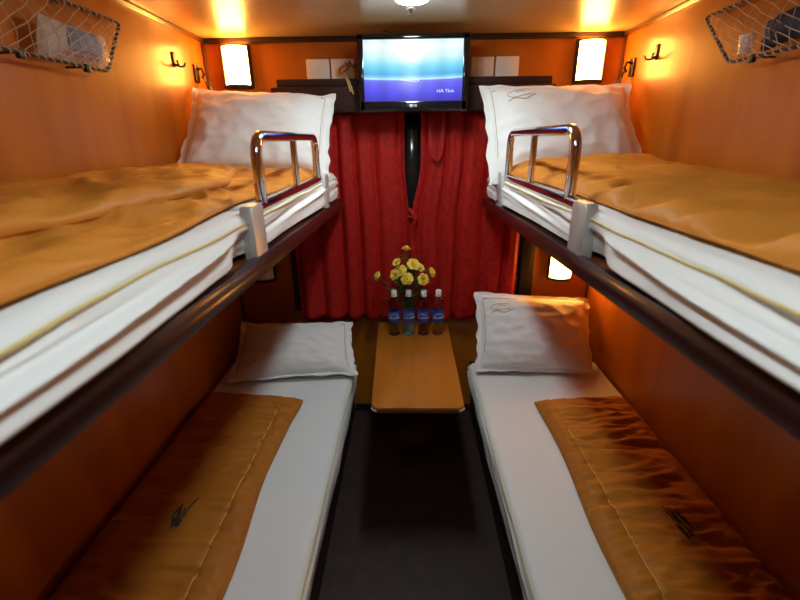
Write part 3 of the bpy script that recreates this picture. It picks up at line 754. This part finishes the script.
for (x, y, z) in [(-.16, 2.13, .83), (-.13, 2.10, .90), (.09, 2.11, .88), (-.05, 2.13, 1.06), (.02, 2.14, 1.07), (0, 2.12, .98), (-.1, 2.13, .86)]:
    mb.tube([V(VX, VY, .70), V(lerp(VX, x, .35), VY, .80), V(x, y, z)], .0014, 5)
mb.build('sprigs', M['stem'], t)

# ------------------------------------------------------------------ luggage nets
def net(s, label, YT, YBt):
    t = thing('luggage_net', label, 'luggage net', (s * XW, 1.0, 1.83), 'wall luggage nets')
    zt, zb = (2.000, 1.830); yn = .52
    XT, XB = .985, .940
    def q(a, b, belly=.035):   # a: 0 far .. 1 near, b: 0 bottom .. 1 top
        yf = lerp(YBt, YT, b); y = lerp(yf, yn, a); z = lerp(zb, zt, b)
        x = lerp(XB, XT, b) - belly * math.sin(PI * min(max(a, 0), 1)) ** .5 * math.sin(PI * b)
        return V(s * x, y, z)
    cs = [q(0, 0), q(0, 1), q(1, 1), q(1, 0)]
    loop = rnd_path([cs[0].lerp(cs[3], .5)] + [cs[0], cs[1], cs[2], cs[3]] + [cs[0].lerp(cs[3], .5)], .022, 5)[:-1]
    MB().tube(loop, .0042, 8, closed=True).build('frame', M['rod'], t)
    mb = MB()                      # white cord whipped around the frame
    fine = []
    for i in range(len(loop)):
        p0, p1 = loop[i], loop[(i + 1) % len(loop)]; k_ = max(1, int((p1 - p0).length / .0022))
        for j in range(k_): fine.append((p0.lerp(p1, j / k_), (p1 - p0).normalized()))
    hel = []
    for i, (c, dr) in enumerate(fine):
        e1 = V(s, 0, 0); e1 = (e1 - dr * e1.dot(dr)).normalized(); e2 = dr.cross(e1); ang = i * .0022 / .026 * 2 * PI
        hel.append(c + (e1 * math.cos(ang) + e2 * math.sin(ang)) * .0048)
    mb.tube(hel, .0022, 5, closed=True)
    mb.build('lashing', M['cord'], t)
    mb = MB(); step = .042; kx = 1.15; Hh = zt - zb; Wd = YT - yn
    import itertools
    def clipline(c0, sg):   # line  y' = c0 + sg*kx*b'   in metres, b' in [0,Hh]
        seg = []
        for i in range(15):
            b = Hh * i / 14; yy = c0 + sg * kx * b
            a = yy / Wd
            if 0 <= a <= 1: seg.append(q(a, b / Hh) + V(0, 0, 0) + V(0, .003 * math.sin(i * 1.3 + c0 * 40), 0))
        if len(seg) > 1: mb.tube(seg, .0011, 5)
    c0 = -kx * Hh
    while c0 < Wd + kx * Hh:
        clipline(c0, 1); clipline(c0, -1); c0 += step * 1.25
    mb.build('netting', M['cord'], t)
    for (a, b) in ((.10, 0), (.34, 0), (.62, 0), (.25, 1), (.65, 1)):
        p = q(a, b); xw = s * XW
        mb = MB(); mb.box(p.x - .007, p.x + .007, p.y - .009, p.y + .009, p.z - .014, p.z + .007, .003); mb.tube([p, V(xw, p.y, p.z)], .003, 6)
        mb.build('clip', M['clip'], t)
net(-1, 'white cord luggage net on the left wall holding a plastic packet', 1.648, 1.455)
net(1, 'white cord luggage net on the right wall holding a dark bundle', 1.70, 1.46)
# things in the nets
t = thing('packet', 'clear plastic packet with red print in the left luggage net', 'packet', (-.955, 1.33, 1.842))
def Pk(a, b): return V(-.957 + .012 * b, lerp(1.225, 1.475, (a + 1) / 2) + .03 * (b > 0) * b * .3, lerp(1.842, 1.925, (b + 1) / 2) - .008 * a * b), V(1, 0, 0)
soft(Pk, lambda a, b: .001 + .003 * (1 - a * a) * (1 - b * b), lambda a, b: .001, 20, 14).build('backing_card', M['paper'], t)
def Pb(a, b): return V(-.950, lerp(1.23, 1.485, (a + 1) / 2), lerp(1.843, 1.930, (b + 1) / 2)), V(1, 0, 0)
soft(Pb, lambda a, b: .002 + .020 * ((1 - a * a) * (1 - b * b)) ** .6 + .004 * ridge(a * 4, b * 4, 3), lambda a, b: .001, 40, 28).build('film', M['bag'], t)
def Pc(a, b): return V(-.948, lerp(1.325, 1.455, (a + 1) / 2), lerp(1.868, 1.925, (b + 1) / 2)), V(1, 0, 0)
soft(Pc, lambda a, b: .001 + .010 * ((1 - a * a) * (1 - b * b)) ** .5 + .002 * ridge(a * 5, b * 3, 8), lambda a, b: .001, 30, 20).build('blue_contents', M['bluecloth'], t)
mb = MB()
for k in range(5):
    y = 1.285 + k * .030; mb.tube([V(-.944, y, 1.853), V(-.942, y + .010, 1.862), V(-.944, y + .018, 1.852), V(-.944, y + .026, 1.860)], .0028, 5)
mb.build('red_print', M['redink'], t)
t = thing('bundle', 'dark navy rolled bundle in the right luggage net', 'bundle', (.955, 1.25, 1.845))
def Pd(a, b): return V(.962, lerp(1.08, 1.36, (a + 1) / 2), 1.885 + .036 * b + .006 * math.sin(a * 5)), V(-1, 0, 0)
soft(Pd, lambda a, b: .003 + .028 * ((1 - abs(a) ** 4) * (1 - b * b)) ** .5 + .005 * ridge(a * 6, b * 2, 1), lambda a, b: .010 * ((1 - a ** 4) * (1 - b * b)) ** .5, 50, 24).build('rolled_cloth', M['navy'], t)
MB().tube([V(.955 - .034 * math.sin(q_) + (.0 if 1 else 0), 1.30, 1.885 + .036 * math.cos(q_)) for q_ in [PI * k / 10 for k in range(11)]], .003, 6).build('band', M['bluecloth'], t)
t = thing('plastic_cup', 'small clear plastic cup beside the dark bundle in the right net', 'cup', (.958, 1.43, 1.842))
MB().lathe([(.014, .0), (.0145, .001), (.019, .045), (.020, .045), (.0155, 0.0), (.012, -.001)], V(.955, 1.425, 1.846), 20).build('cup_body', M['clearcup'], t)
MB().lathe([(.0195, .045), (.0212, .046), (.0212, .048), (.0195, .049)], V(.955, 1.425, 1.846), 20, cap=False).build('rim', M['white_txt'], t)

# ------------------------------------------------------------------ world, camera
W = bpy.data.worlds.new('World'); S.world = W; W.use_nodes = True
W.node_tree.nodes['Background'].inputs[0].default_value = (.02, .022, .028, 1); W.node_tree.nodes['Background'].inputs[1].default_value = .3
cam = bpy.data.cameras.new('Camera'); co = bpy.data.objects.new('Camera', cam); COL.objects.link(co)
f_px = 425.8
Y_ = V(8, 162, -f_px).normalized(); Z_ = V(-13, 1120, f_px); Z_ = (Z_ - Y_ * Z_.dot(Y_)).normalized(); X_ = Y_.cross(Z_)
R = Matrix((X_, Y_, Z_))
co.matrix_world = Matrix.Translation((-.02, 0, 1.63)) @ R.to_4x4()
cam.sensor_width = 36; cam.lens = f_px / 800 * 36; cam.clip_start = .02
cam.dof.use_dof = True; cam.dof.focus_distance = 2.1; cam.dof.aperture_fstop = 3.2
S.camera = co
S.view_settings.view_transform = 'Standard'; S.view_settings.look = 'None'; S.view_settings.gamma = 1; S.view_settings.use_curve_mapping = False
S.view_settings.exposure = 0
